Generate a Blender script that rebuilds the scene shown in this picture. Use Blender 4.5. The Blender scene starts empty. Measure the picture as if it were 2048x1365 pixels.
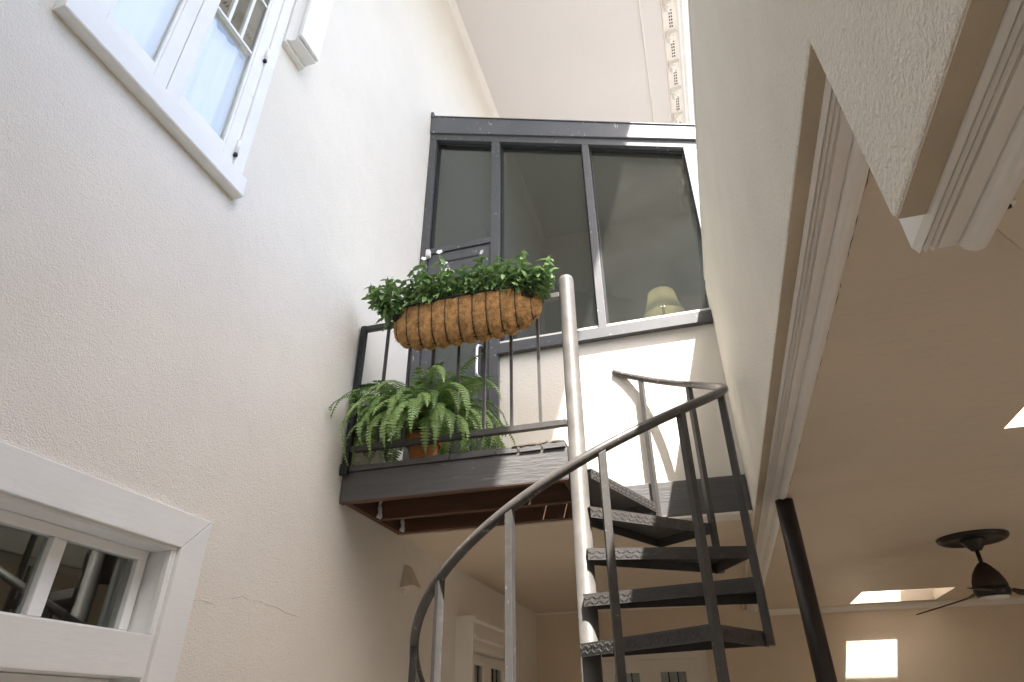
import bpy, math, random
from mathutils import Vector, Matrix
random.seed(7)
R = math.radians
sc = bpy.context.scene
C = sc.collection

# ------------------------------------------------------------------ camera
PITCH, ROLL, YAW, FPX = 0.5470, -0.00962, -0.28305, 1257.68
CAM = Vector((0.0, 0.0, 1.55))
fwd = Vector((math.sin(YAW)*math.cos(PITCH), math.cos(YAW)*math.cos(PITCH), math.sin(PITCH)))
rt = Vector((math.cos(YAW), -math.sin(YAW), 0)); up = rt.cross(fwd)
r2 = rt*math.cos(ROLL)+up*math.sin(ROLL); u2 = -rt*math.sin(ROLL)+up*math.cos(ROLL)
cd = bpy.data.cameras.new('camera'); cd.sensor_width = 36; cd.lens = FPX/2048*36
cd.clip_start = 0.02; cd.clip_end = 500
co = bpy.data.objects.new('camera', cd); C.objects.link(co)
m = Matrix((r2, u2, -fwd)).transposed().to_4x4(); m.translation = CAM
co.matrix_world = m; sc.camera = co

# ------------------------------------------------------------------ light
SUN = Vector((-0.58, 1.0, -2.0)).normalized()          # travel direction of the sunlight
elev = math.asin(-SUN.z); azim = math.atan2(-SUN.x, -SUN.y)
w = bpy.data.worlds.new('World'); sc.world = w; w.use_nodes = True
nt = w.node_tree; bg = nt.nodes['Background']
sky = nt.nodes.new('ShaderNodeTexSky'); sky.sky_type = 'NISHITA'; sky.sun_disc = False
sky.sun_elevation = elev; sky.sun_rotation = azim; sky.dust_density = 4.0; sky.air_density = 1.0; sky.ozone_density = 0.5
nt.links.new(sky.outputs[0], bg.inputs[0]); bg.inputs[1].default_value = 0.15
sl = bpy.data.lights.new('sun', 'SUN'); sl.energy = 4.6; sl.angle = R(0.5); sl.color = (1.0, 0.95, 0.88)
so = bpy.data.objects.new('sun', sl); C.objects.link(so)
so.rotation_euler = SUN.to_track_quat('-Z', 'Y').to_euler(); so.location = (6, -8, 18)
sc.view_settings.view_transform = 'Standard'; sc.view_settings.look = 'None'
sc.view_settings.exposure = 2.17; sc.view_settings.gamma = 1; sc.view_settings.use_curve_mapping = False
cy = sc.cycles
cy.max_bounces = 14; cy.diffuse_bounces = 10; cy.glossy_bounces = 5; cy.transparent_max_bounces = 24; cy.transmission_bounces = 6
cy.sample_clamp_indirect = 8

# ------------------------------------------------------------------ materials
MATS = {}
def _new(name):
    mt = bpy.data.materials.new(name); mt.use_nodes = True
    return mt, mt.node_tree, mt.node_tree.nodes['Principled BSDF']
def _noise(t, scale, detail=4, rough=.55, vec=None, dim='3D'):
    n = t.nodes.new('ShaderNodeTexNoise'); n.inputs['Scale'].default_value = scale
    n.inputs['Detail'].default_value = detail; n.inputs['Roughness'].default_value = rough
    if vec is not None: t.links.new(vec, n.inputs['Vector'])
    return n
def _coord(t, scale=(1, 1, 1)):
    tc = t.nodes.new('ShaderNodeTexCoord'); mp = t.nodes.new('ShaderNodeMapping'); mp.inputs['Scale'].default_value = scale
    t.links.new(tc.outputs['Object'], mp.inputs['Vector']); return mp.outputs['Vector']
def _ramp(t, fac, stops):
    r = t.nodes.new('ShaderNodeValToRGB'); e = r.color_ramp.elements
    while len(e) < len(stops): e.new(0.5)
    for k, (p, c) in enumerate(stops): e[k].position = p; e[k].color = (*c, 1)
    t.links.new(fac, r.inputs[0]); return r.outputs[0]
def _mul(c, k): return tuple(min(1, max(0, v*k)) for v in c)
def surf(name, col, rough=.7, var=.06, vscale=3, vaniso=(1, 1, 1), bump=None, spec=.4, metal=0, speck=None):
    """base colour with mottled wear; bump = list of (scale, distance, aniso); speck = (scale, threshold, colour)"""
    if name in MATS: return MATS[name]
    mt, t, b = _new(name)
    v = _coord(t, vaniso); n = _noise(t, vscale, 6, .6, v)
    c = _ramp(t, n.outputs['Fac'], [(.3, _mul(col, 1-var)), (.7, _mul(col, 1+var))])
    if speck:
        s = _noise(t, speck[0], 5, .65, _coord(t, speck[3] if len(speck) > 3 else (1, 1, 1)))
        mr = t.nodes.new('ShaderNodeMapRange'); mr.inputs[1].default_value = speck[1]; mr.inputs[2].default_value = speck[1]+.06
        t.links.new(s.outputs['Fac'], mr.inputs[0])
        mx = t.nodes.new('ShaderNodeMix'); mx.data_type = 'RGBA'
        t.links.new(mr.outputs[0], mx.inputs[0]); t.links.new(c, mx.inputs[6]); mx.inputs[7].default_value = (*speck[2], 1)
        c = mx.outputs[2]
    t.links.new(c, b.inputs['Base Color'])
    b.inputs['Roughness'].default_value = rough; b.inputs['Metallic'].default_value = metal
    b.inputs['Specular IOR Level'].default_value = spec
    last = None
    for (s, d, an) in (bump or []):
        nn = _noise(t, s, 3, .6, _coord(t, an)); bp = t.nodes.new('ShaderNodeBump')
        bp.inputs['Distance'].default_value = d; bp.inputs['Strength'].default_value = 1
        t.links.new(nn.outputs['Fac'], bp.inputs['Height'])
        if last: t.links.new(last, bp.inputs['Normal'])
        last = bp.outputs[0]
    if last: t.links.new(last, b.inputs['Normal'])
    MATS[name] = mt; return mt
I3 = (1, 1, 1)
CREAM = (.80, .755, .685)
M_left = surf('fine cream stucco', (.82, .785, .715), .85, .04, 1.1, bump=[(150, .0050, I3), (60, .003, I3), (5, .006, I3)])
M_right = surf('coarse cream stucco', (.88, .83, .725), .85, .04, 2, bump=[(80, .012, I3), (170, .003, I3), (6, .005, I3)])
M_far = surf('cream render', (.80, .765, .70), .8, .03, 2, bump=[(60, .003, I3)])
M_ceil = surf('painted plaster', (.655, .63, .605), .7, .02, .8, bump=[(6, .004, I3)])
M_low = surf('warm painted plaster', (.68, .59, .475), .55, .035, 1.1, bump=[(4, .010, (1, 3, 1)), (40, .0012, I3)])
M_lowwall = surf('warm stucco', (.68, .585, .455), .8, .04, 1.5, bump=[(70, .004, I3)])
M_trim = surf('ivory trim paint', (.78, .745, .69), .4, .03, 5, bump=[(25, .0012, I3)])
M_white = surf('white gloss paint', (.82, .83, .82), .38, .03, 4, bump=[(18, .0015, (1, .25, 1)), (60, .0006, (1, .2, 1))], speck=(40, .67, (.62, .6, .55), (1, .15, 1)))
M_frame = surf('charcoal powder coat', (.066, .069, .075), .55, .10, 9, bump=[(60, .0004, I3)], speck=(26, .63, (.30, .30, .29)), spec=.8)
M_fascia = surf('charcoal painted flashing', (.085, .092, .102), .5, .12, 4, spec=.9, bump=[(7, .003, I3)], speck=(34, .64, (.42, .41, .39), (1, 1, .3)))
M_iron = surf('dark grey iron paint', (.068, .064, .061), .42, .16, 18, bump=[(120, .0006, I3), (22, .001, I3)], speck=(48, .65, (.22, .21, .20)))
M_rail = surf('worn handrail paint', (.075, .068, .063), .38, .18, 12, bump=[(90, .0005, I3)], speck=(30, .62, (.30, .28, .26)))
M_blackiron = surf('black iron', (.020, .021, .024), .45, .2, 20, speck=(50, .64, (.2, .2, .2)))
M_deckpaint = surf('charcoal painted timber', (.080, .077, .077), .58, .16, 3, (.5, 4, 9), bump=[(30, .003, (.25, 1, 2.5)), (9, .002, (.3, 1, 3))], speck=(16, .62, (.17, .16, .15), (.4, 1, 2.2)), spec=.7)
M_brown = surf('raw brown timber', (.105, .052, .030), .6, .3, 4, (.5, 3, 7), bump=[(20, .002, (.25, 1, 3))], speck=(40, .70, (.25, .19, .15), (.5, 1, 2)))
M_bare = surf('splintered timber edge', (.13, .10, .08), .8, .4, 14, bump=[(50, .004, (1, .4, 1))])
M_coir = surf('coconut fibre', (.46, .255, .10), .95, .42, 26, bump=[(70, .012, (1, 1, 1.6)), (170, .006, (2.2, 1, .6))], spec=.1, speck=(60, .60, (.58, .36, .16), (2, 1, .7)))
M_fibre = surf('loose coir fibre', (.56, .36, .17), .9, .3, 30, spec=.1)
M_terra = surf('terracotta', (.52, .20, .085), .75, .2, 9, bump=[(60, .001, I3)], speck=(20, .66, (.62, .40, .28)))
M_soil = surf('dark potting soil', (.03, .022, .016), 1, .4, 40, bump=[(60, .012, I3)])
M_steel = surf('brushed stainless steel', (.72, .71, .69), .28, .05, 10, metal=1)
M_floor = surf('sandstone paving', (.72, .68, .62), .6, .12, 1.2, bump=[(30, .002, I3)])
M_dark = surf('vent hole shade and crack brown', (.10, .085, .07), .9, .1, 5)  # dark tone painted for shade inside vent holes, also the crack colour
M_interior = surf('brown panelled room', (.17, .105, .07), .7, .2, 2)
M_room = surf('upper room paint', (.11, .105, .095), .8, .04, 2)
M_fan = surf('dark bronze fan', (.018, .014, .011), .4, .2, 14, bump=[(50, .0004, I3)])
M_fanwood = surf('mottled dark motor housing', (.035, .022, .014), .55, .5, 60, (1, 1, 6))
M_opal = surf('opal glass diffuser', (.80, .77, .72), .3, .02, 5)
M_plastic = surf('white plastic', (.78, .78, .76), .45, .03, 5)
M_curtain = surf('sheer white curtain', (.86, .86, .87), .9, .02, 6)
M_petal = surf('white petal', (.88, .87, .86), .6, .03, 9)
M_stem = surf('green stem', (.10, .17, .04), .6, .2, 9)
M_roof = surf('grey roof membrane', (.17, .165, .16), .8, .1, 2)
def leafmat(name, lo, hi, rough=.42, trans=.25):
    mt, t, b = _new(name)
    oi = t.nodes.new('ShaderNodeObjectInfo'); v = _coord(t)
    n = _noise(t, 11, 3, .6, v)
    ad = t.nodes.new('ShaderNodeMath'); ad.operation = 'MULTIPLY_ADD'; ad.inputs[1].default_value = .55
    t.links.new(oi.outputs['Random'], ad.inputs[0]); mm = t.nodes.new('ShaderNodeMath'); mm.operation = 'MULTIPLY'; mm.inputs[1].default_value = .5
    t.links.new(n.outputs['Fac'], mm.inputs[0]); t.links.new(mm.outputs[0], ad.inputs[2])
    c = _ramp(t, ad.outputs[0], [(.15, lo), (.8, hi)])
    t.links.new(c, b.inputs['Base Color']); b.inputs['Roughness'].default_value = rough
    tr = t.nodes.new('ShaderNodeBsdfTranslucent'); t.links.new(c, tr.inputs[0])
    mx = t.nodes.new('ShaderNodeMixShader'); mx.inputs[0].default_value = trans
    out = t.nodes['Material Output']; t.links.new(b.outputs[0], mx.inputs[1]); t.links.new(tr.outputs[0], mx.inputs[2]); t.links.new(mx.outputs[0], out.inputs[0])
    return mt
M_leaf = leafmat('vinca leaf', (.11, .21, .075), (.34, .49, .19), .34)
M_fern = leafmat('fern frond', (.12, .235, .065), (.35, .50, .18), .45)
def glassmat(name, tint, ior=1.6, dust=0.0, dustcol=(.6, .58, .52)):
    mt, t, b = _new(name); t.nodes.remove(b); out = t.nodes['Material Output']
    tr = t.nodes.new('ShaderNodeBsdfTransparent'); tr.inputs[0].default_value = (*tint, 1)
    gl = t.nodes.new('ShaderNodeBsdfGlossy'); gl.inputs['Roughness'].default_value = .0; gl.inputs[0].default_value = (.95, 1, .97, 1)
    fr = t.nodes.new('ShaderNodeFresnel'); ge = t.nodes.new('ShaderNodeNewGeometry'); iv = t.nodes.new('ShaderNodeMapRange')
    iv.inputs[3].default_value = ior; iv.inputs[4].default_value = 1/ior      # a thin pane: same reflectance from both faces
    t.links.new(ge.outputs['Backfacing'], iv.inputs[0]); t.links.new(iv.outputs[0], fr.inputs[0])
    mx = t.nodes.new('ShaderNodeMixShader'); t.links.new(fr.outputs[0], mx.inputs[0]); t.links.new(tr.outputs[0], mx.inputs[1]); t.links.new(gl.outputs[0], mx.inputs[2])
    last = mx.outputs[0]
    if dust:
        v = _coord(t); n1 = _noise(t, 150, 3, .75, v); n2 = _noise(t, 2.2, 3, .6, v)
        mr = t.nodes.new('ShaderNodeMapRange'); mr.inputs[1].default_value = .56; mr.inputs[2].default_value = .72; mr.inputs[3].default_value = dust*.12; mr.inputs[4].default_value = dust*3.4
        t.links.new(n1.outputs['Fac'], mr.inputs[0])
        mu = t.nodes.new('ShaderNodeMath'); mu.operation = 'MULTIPLY'; t.links.new(mr.outputs[0], mu.inputs[0]); t.links.new(n2.outputs['Fac'], mu.inputs[1])
        df = t.nodes.new('ShaderNodeBsdfDiffuse'); df.inputs[0].default_value = (*dustcol, 1)
        m2 = t.nodes.new('ShaderNodeMixShader'); t.links.new(mu.outputs[0], m2.inputs[0]); t.links.new(last, m2.inputs[1]); t.links.new(df.outputs[0], m2.inputs[2]); last = m2.outputs[0]
    t.links.new(last, out.inputs[0]); return mt
M_tint = glassmat('grey green tinted glass', (.52, .56, .535), 1.75, .2)
M_clear = glassmat('clear window glass', (.86, .87, .86), 2.1, .05)
M_sheen = glassmat('upper window glass', (.95, .96, .96), 2.1, .02)
M_lead = glassmat('leaded door glass', (.78, .79, .78), 1.5, .02)

# ------------------------------------------------------------------ mesh helpers
class MB:
    def __init__(s): s.v = []; s.f = []; s.sm = []
    def add(s, vs, fs, smooth=False):
        o = len(s.v); s.v += [tuple(p) for p in vs]; s.f += [tuple(i+o for i in f) for f in fs]; s.sm += [smooth]*len(fs)
        return s
    def box(s, x0, x1, y0, y1, z0, z1):
        return s.add([(x0, y0, z0), (x1, y0, z0), (x1, y1, z0), (x0, y1, z0), (x0, y0, z1), (x1, y0, z1), (x1, y1, z1), (x0, y1, z1)],
                     [(0, 3, 2, 1), (4, 5, 6, 7), (0, 1, 5, 4), (1, 2, 6, 5), (2, 3, 7, 6), (3, 0, 4, 7)])
    def obox(s, c, ax, ay, az):
        """oriented box: centre and three half-axis vectors"""
        c, ax, ay, az = map(Vector, (c, ax, ay, az)); vs = []
        for k in (-1, 1):
            for (i, j) in ((-1, -1), (1, -1), (1, 1), (-1, 1)): vs.append(c+ax*i+ay*j+az*k)
        return s.add(vs, [(0, 3, 2, 1), (4, 5, 6, 7), (0, 1, 5, 4), (1, 2, 6, 5), (2, 3, 7, 6), (3, 0, 4, 7)])
    def bar(s, a, b, hw, hd, side=None):
        """square bar a -> b"""
        a, b = Vector(a), Vector(b); d = (b-a); l = d.length; d.normalize()
        sd = Vector(side) if side else (Vector((0, 1, 0)) if abs(d.y) < .9 else Vector((1, 0, 0)))
        u = d.cross(sd).normalized(); v = d.cross(u).normalized()
        return s.obox((a+b)/2, u*hw, v*hd, d*(l/2))
    def prism(s, poly, axis, a, b, smooth=False, caps=True):
        """poly: 2D points in the other two axes (order x,y,z without axis)"""
        n = len(poly)
        def p(q, t):
            if axis == 'y': return (q[0], t, q[1])
            if axis == 'x': return (t, q[0], q[1])
            return (q[0], q[1], t)
        vs = [p(q, a) for q in poly]+[p(q, b) for q in poly]
        fs = [(i, (i+1) % n, n+(i+1) % n, n+i) for i in range(n)]
        s.add(vs, fs, smooth)
        if caps: s.add(vs, [tuple(range(n-1, -1, -1)), tuple(range(n, 2*n))])
        return s
    def tube(s, pts, r, seg=10, caps=True, smooth=True):
        pts = [Vector(p) for p in pts]; n = len(pts); vs = []; prev = None
        rr = r if isinstance(r, (list, tuple)) else [r]*n
        for i, p in enumerate(pts):
            t = (pts[min(i+1, n-1)]-pts[max(i-1, 0)]).normalized()
            if prev is None:
                ref = Vector((0, 0, 1)) if abs(t.z) < .9 else Vector((1, 0, 0)); u = t.cross(ref).normalized()
            else:
                u = (prev-t*prev.dot(t)).normalized()
            prev = u; v = t.cross(u)
            for k in range(seg):
                a = 2*math.pi*k/seg; vs.append(p+(u*math.cos(a)+v*math.sin(a))*rr[i])
        fs = [(i*seg+k, i*seg+(k+1) % seg, (i+1)*seg+(k+1) % seg, (i+1)*seg+k) for i in range(n-1) for k in range(seg)]
        s.add(vs, fs, smooth)
        if caps: s.add(vs, [tuple(range(seg-1, -1, -1)), tuple((n-1)*seg+k for k in range(seg))])
        return s
    def lathe(s, prof, c, seg=32, smooth=True):
        """prof: (r, z) list around the vertical through c"""
        vs = []; n = len(prof)
        for (r, z) in prof:
            for k in range(seg):
                a = 2*math.pi*k/seg; vs.append((c[0]+r*math.cos(a), c[1]+r*math.sin(a), z))
        fs = [(i*seg+k, i*seg+(k+1) % seg, (i+1)*seg+(k+1) % seg, (i+1)*seg+k) for i in range(n-1) for k in range(seg)]
        s.add(vs, fs, smooth); s.add(vs, [tuple(range(seg-1, -1, -1)), tuple((n-1)*seg+k for k in range(seg))]); return s
    def sheet(s, axis, a, b, us, vs, holes):
        """solid slab a..b along axis, over the u/v rectangle with rectangular holes (u0,u1,v0,v1)"""
        ug = sorted(set([us[0], us[1]]+[h[i] for h in holes for i in (0, 1)])); vg = sorted(set([vs[0], vs[1]]+[h[i] for h in holes for i in (2, 3)]))
        def p(t, u, v): return {'x': (t, u, v), 'y': (u, t, v), 'z': (u, v, t)}[axis]
        def full(i, j):
            if i < 0 or j < 0 or i >= len(ug)-1 or j >= len(vg)-1: return False
            cu, cv = (ug[i]+ug[i+1])/2, (vg[j]+vg[j+1])/2
            return not any(h[0] < cu < h[1] and h[2] < cv < h[3] for h in holes)
        for i in range(len(ug)-1):
            for j in range(len(vg)-1):
                if not full(i, j): continue
                u0, u1, v0, v1 = ug[i], ug[i+1], vg[j], vg[j+1]
                for t in (a, b): s.add([p(t, u0, v0), p(t, u1, v0), p(t, u1, v1), p(t, u0, v1)], [(0, 1, 2, 3)])
                if not full(i-1, j): s.add([p(a, u0, v0), p(b, u0, v0), p(b, u0, v1), p(a, u0, v1)], [(0, 1, 2, 3)])
                if not full(i+1, j): s.add([p(a, u1, v0), p(b, u1, v0), p(b, u1, v1), p(a, u1, v1)], [(0, 1, 2, 3)])
                if not full(i, j-1): s.add([p(a, u0, v0), p(b, u0, v0), p(b, u1, v0), p(a, u1, v0)], [(0, 1, 2, 3)])
                if not full(i, j+1): s.add([p(a, u0, v1), p(b, u0, v1), p(b, u1, v1), p(a, u1, v1)], [(0, 1, 2, 3)])
        return s
    def mesh(s, name, mat):
        me = bpy.data.meshes.new(name); me.from_pydata(s.v, [], s.f)
        me.polygons.foreach_set('use_smooth', s.sm); me.materials.append(mat); me.update(); return me
    def build(s, name, mat, parent=None, bevel=0, recalc=True, kind=None):
        me = s.mesh(name, mat)
        if recalc:
            import bmesh
            bm = bmesh.new(); bm.from_mesh(me); bmesh.ops.remove_doubles(bm, verts=bm.verts, dist=1e-6); bmesh.ops.recalc_face_normals(bm, faces=bm.faces); bm.to_mesh(me); bm.free()
        o = bpy.data.objects.new(name, me); C.objects.link(o)
        if parent: o.parent = parent
        if bevel:
            md = o.modifiers.new('edge', 'BEVEL'); md.width = bevel; md.segments = 2; md.limit_method = 'ANGLE'; md.angle_limit = R(40)
        if kind: o['kind'] = kind
        return o
def tag(o, label, cat, group=None):
    o['label'] = label; o['category'] = cat; o['kind'] = 'thing'
    if group: o['group'] = group
    return o
def thing(name, label, cat, group=None):
    o = bpy.data.objects.new(name, None); C.objects.link(o); o.empty_display_size = .1
    return tag(o, label, cat, group)
def bx(name, mat, parent, *a, bevel=0): return MB().box(*a).build(name, mat, parent, bevel)

# ------------------------------------------------------------------ main planes (metres)
XL, XR, YG = -2.0, 0.325, 4.0            # tall left wall, inner face of the right wall, glazed screen
YB, YN, YU = 7.78, -0.86, 8.86           # back of the lower room, wall behind the camera, back of the upper void
ZC, ZL, ZR = 9.35, 2.664, 2.575          # eaves ceiling, lower ceiling, side-room ceiling
ZP = 4.305                               # top of the right wall
XE = 5.2                                 # far side of the side room

# ------------------------------------------------------------------ setting
M_ground = surf('dark tarmac', (.09, .088, .085), .85, .15, .6, bump=[(40, .003, I3)])
MB().box(-60, 60, -60, 60, -.2, -.004).build('ground', M_ground, kind='structure')
MB().box(XL-2, XE+.3, YN-.3, YB+.2, -.1, 0).build('floor', M_floor, kind='structure')
MB().box(XL-.25, .318, YN, YU, ZC, ZC+.2).build('ceiling', M_ceil, kind='structure')
MB().sheet('z', ZL, ZL+.16, (XL, XR+.002), (YG+.001, YB), []).build('ceiling', M_low, kind='structure')
SKA, SKB = (1.37, 2.15, 6.91, 7.615), (1.272, 2.05, 2.18, 2.886)
MB().sheet('z', ZR, ZR+.10, (.462, XE), (YN, YB), [SKA, SKB]).build('ceiling', M_low, kind='structure')

# ------------------------------------------------------------------ walls
TO = (.62, 2.072, 0, 2.155)              # opening of the transom door (y, z)
UO = (.90, 1.775, 3.95, 6.3)             # opening of the upper casement
lw = tag(MB().sheet('x', XL-.22, XL, (YN-.2, YU), (0, ZC), [TO, UO]).build('stucco_wall', M_left),
         'tall cream stucco wall carrying the white casement window and the transom door', 'wall')
def crack(pts, r):
    MB().tube([(XL+.001, y, z) for y, z in pts], r, 5).build('plaster_crack', M_left, lw)
crack([(2.22, 1.985), (2.30, 1.995), (2.36, 1.99), (2.40, 2.02), (2.47, 2.03), (2.52, 2.05), (2.57, 2.04), (2.63, 2.045), (2.70, 2.04)], [.0008, .002, .0012, .0005, .002, .0024, .0012, .0016, .0004])
crack([(2.70, 2.036), (2.78, 2.04), (2.86, 2.025), (2.97, 2.02)], [.001, .003, .002, .001])
nw = tag(MB().sheet('y', YN-.2, YN, (XL, .30), (0, ZC), []).build('stucco_wall', M_far), 'cream rendered wall closing the courtyard opposite the glazed screen', 'wall')
bx('return', M_far, nw, .3005, .90, YN-.2, YN-.001, ZP+.034, ZC+.1)  # unseen wall extension added to hide bright sky mirrored in the screen
fw = tag(MB().sheet('y', YG, YG+.15, (XL, XR), (ZL+.161, 4.0), [(XL-.1, -1.262, 2.88, 4.1)]).build('stucco_wall', M_far),
         'low cream rendered wall under the dark glazed screen', 'wall')
bx('lintel', M_far, fw, -.60, XR-.003, YG-.045, YG+.10, 2.606, 2.6205)
ub = tag(MB().sheet('y', YU, YU+.15, (XL, 1.0), (ZL, ZC), []).build('stucco_wall', M_ceil), 'plain rendered wall high behind the lean-to roof of the screen', 'wall')
bw = tag(MB().sheet('y', YB, YB+.15, (XL, XE), (0, 2.85), []).build('stucco_wall', M_lowwall), 'warm beige wall at the back of the lower room with the sun patch', 'wall')
ew = tag(MB().sheet('x', XE, XE+.15, (YN, YB), (0, 3.6), [(1.2, 3.0, .05, 2.2)]).build('stucco_wall', M_lowwall), 'beige side wall beyond the ceiling fan', 'wall')  # its unseen opening is added to let more daylight into the side room
e2 = tag(MB().sheet('y', YN-.15, YN, (XR+.002, XE), (0, 3.6), []).build('stucco_wall', M_lowwall), 'beige end wall of the room with the ceiling fan', 'wall')

# right wall: beam over the wide opening, dropping to a lintel near the camera
rw = thing('beam_wall', 'coarse cream stucco beam wall with stepped lower edge above the side room', 'wall')
def side_poly(x0, x1, mat, name):
    b = MB(); b.prism([(YN, 2.14), (.776, 2.14), (.786, 2.152), (.812, 2.59), (YB, 2.59), (YB, 2.70), (YG+.16, 2.70), (YG+.16, ZP), (YN, ZP)], 'x', x0, x1)
    return b.build(name, mat, rw, bevel=.006)
import bmesh
wall_o = side_poly(XR, .361, M_right, 'stucco_face')
MB().box(.361, .455, .80, YU, 2.62, ZP).box(.361, .455, YN, .795, 2.16, ZP).build('core', M_far, rw)
M_soffit = surf('brown beige soffit paint', (.50, .425, .32), .75, .08, 8, bump=[(50, .002, I3)])
bx('soffit', M_soffit, rw, XR+.002, .3612, .815, YB-.003, 2.585, 2.5895); bx('soffit', M_soffit, rw, XR+.002, .3612, YN, .772, 2.135, 2.1395)
rc = random.Random(9); yy = 1.0
while yy < 3.4:
    ln_ = rc.uniform(.02, .10)
    if rc.random() < (.6 if yy < 2.2 else .25):
        MB().tube([(.4775+rc.uniform(-.001, .002), yy+ln_*q/4, ZR-.0006) for q in range(5)], [.0004]+[rc.uniform(.0004, .0012) for q in range(3)]+[.0004], 5).build('joint_crack', M_dark, rw)
    yy += ln_+rc.uniform(.005, .05)
bx('coping', M_trim, rw, XR-.004, .47, YN, YG-.052, ZP, ZP+.033, bevel=.004)
def moulding(x0, zb, y0, y1, k=1.0, ztop=None):
    # ribs, flat and roll, seen from below
    ztop = ztop or zb+.06
    pr = [(x0, ztop), (x0, zb-.004)]
    for i in range(3):
        xx = x0+.004+i*.0105*k
        pr += [(xx, zb-.010), (xx+.0035*k, zb-.016), (xx+.0072*k, zb-.010), (xx+.009*k, zb-.004)]
    xf = x0+.037*k
    pr += [(xf, zb-.006), (xf+.001, zb-.012), (xf+.030*k, zb-.012), (xf+.031*k, zb-.006)]
    xc, rr = xf+.031*k+.024*k, .023*k
    for j in range(11):
        a = math.pi+math.pi*j/10; pr.append((xc+rr*math.cos(a), zb-.008+rr*math.sin(a)))
    pr += [(xc+rr+.004, zb-.004), (xc+rr+.004, ztop)]
    return MB().prism(pr, 'y', y0, y1)
M_mould = surf('off white moulding paint', (.83, .81, .77), .4, .04, 6, bump=[(20, .0015, (1, .2, 1))])
moulding(.3615, 2.588, .80, YB-.002, 1.0).build('moulding', M_mould, rw)
moulding(.3615, 2.143, YN, .852, .84).build('moulding', M_mould, rw)

# side room roof with the two skylight shafts
rf = tag(MB().sheet('z', 3.45, 3.6, (.456, XE), (YN, YB), [SKA, SKB]).build('flat_roof', M_roof), 'flat grey roof behind the beam wall pierced by two skylights', 'roof')
for (k, lab) in ((SKA, 'square skylight shaft close to the beige back wall'), (SKB, 'square skylight shaft above the near part of the side room')):
    s_ = thing('skylight', lab, 'skylight')
    t_ = .018; z0, z1 = ZR-.003, 3.66
    bx('shaft_side', M_trim, s_, k[0]-t_, k[0]-.001, k[2]-t_, k[3]+t_, ZR+.004, z1); bx('shaft_side', M_trim, s_, k[1]+.001, k[1]+t_, k[2]-t_, k[3]+t_, ZR+.004, z1)
    bx('shaft_side', M_trim, s_, k[0]-.0005, k[1]+.0005, k[2]-t_, k[2]-.001, ZR+.004, z1); bx('shaft_side', M_trim, s_, k[0]-.0005, k[1]+.0005, k[3]+.001, k[3]+t_, ZR+.004, z1)

# cornice along the back wall of the side room
cp = [(YB-.001, ZR-.055), (YB-.016, ZR-.055), (YB-.020, ZR-.045)]
for j in range(9):
    a = math.pi/2*j/8; cp.append((YB-.022-.030*(1-math.cos(a))-.004, ZR-.044+.036*math.sin(a)))
cp += [(YB-.062, ZR-.006), (YB-.062, ZR-.001), (YB-.001, ZR-.001)]
tag(MB().prism(cp, 'x', .50, XE).build('cornice', M_trim), 'rounded plaster cornice where the side room ceiling meets the beige back wall', 'cornice')
MB().box(XL, .36, YB-.012, YB-.001, ZL-.018, ZL-.001).build('picture_rail', M_trim, bw)
# ceiling access patch + hook
pt = MB(); n = 26
poly = [(.70+.62*(.5+.5*math.cos(2*math.pi*i/n))*(1+.05*math.sin(5*i)), 1.05+.55*math.sin(2*math.pi*i/n)*(1+.06*math.cos(3*i))) for i in range(n)]
tag(MB().prism(poly, 'z', ZR-.007, ZR-.001).build('plaster_patch', M_low, bevel=.003), 'rough plaster patch on the side room ceiling behind the lintel', 'plaster patch')
hk = thing('ceiling_hook', 'small screw hook with round plate on the ceiling plaster patch', 'hook')
MB().lathe([(.001, ZR-.012), (.016, ZR-.0115), (.018, ZR-.007)], (.80, 1.36), 20).build('plate', M_trim, hk)
MB().lathe([(.001, ZR-.020), (.006, ZR-.019), (.006, ZR-.012)], (.80, 1.36), 12).build('screw', M_blackiron, hk)
h2 = thing('ceiling_hook', 'tiny brass hook hanging from the cornice under the skylight', 'hook')
MB().lathe([(.001, ZR-.066), (.012, ZR-.064), (.014, ZR-.056)], (1.655, YB-.035), 14).build('plate', M_steel, h2)
MB().tube([(1.655, YB-.035, ZR-.06), (1.655, YB-.035, ZR-.10)], .004, 8).build('screw', M_steel, h2)

# ------------------------------------------------------------------ eaves on the right of the void ceiling
ev = thing('eaves_cornice', 'ivory eaves cornice with scroll brackets and pierced vents beside the high ceiling', 'cornice')
EY0, EY1 = YN, YU
MB().prism([(.296, ZC-.001), (.296, ZC-.02), (.304, ZC-.03), (.318, ZC-.032), (.318, ZC-.001)], 'y', EY0, EY1).build('moulding', M_trim, ev)
bx('soffit_board', M_ceil, ev, .3185, .56, EY0, EY1, ZC-.022, ZC+.2)
MB().prism([(.5605, ZC+.19), (.5605, ZC-.03), (.572, ZC-.045), (.585, ZC-.03), (.585, ZC+.19)], 'y', EY0, EY1).build('moulding', M_trim, ev)
bx('vent_panel', M_trim, ev, .5855, .76, EY0, EY1, ZC-.012, ZC+.2)
MB().prism([(.7605, ZC+.2), (.7605, ZC-.05), (.79, ZC-.06), (.80, ZC-.02), (.82, ZC-.05), (.86, ZC-.055), (.905, ZC-.02), (.91, ZC+.06), (.91, ZC+.2)], 'y', EY0, EY1).build('gutter', M_white, ev, bevel=.003)
bx('fascia', M_white, ev, .70, .90, EY0, EY1, ZC+.205, 9.93)
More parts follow.
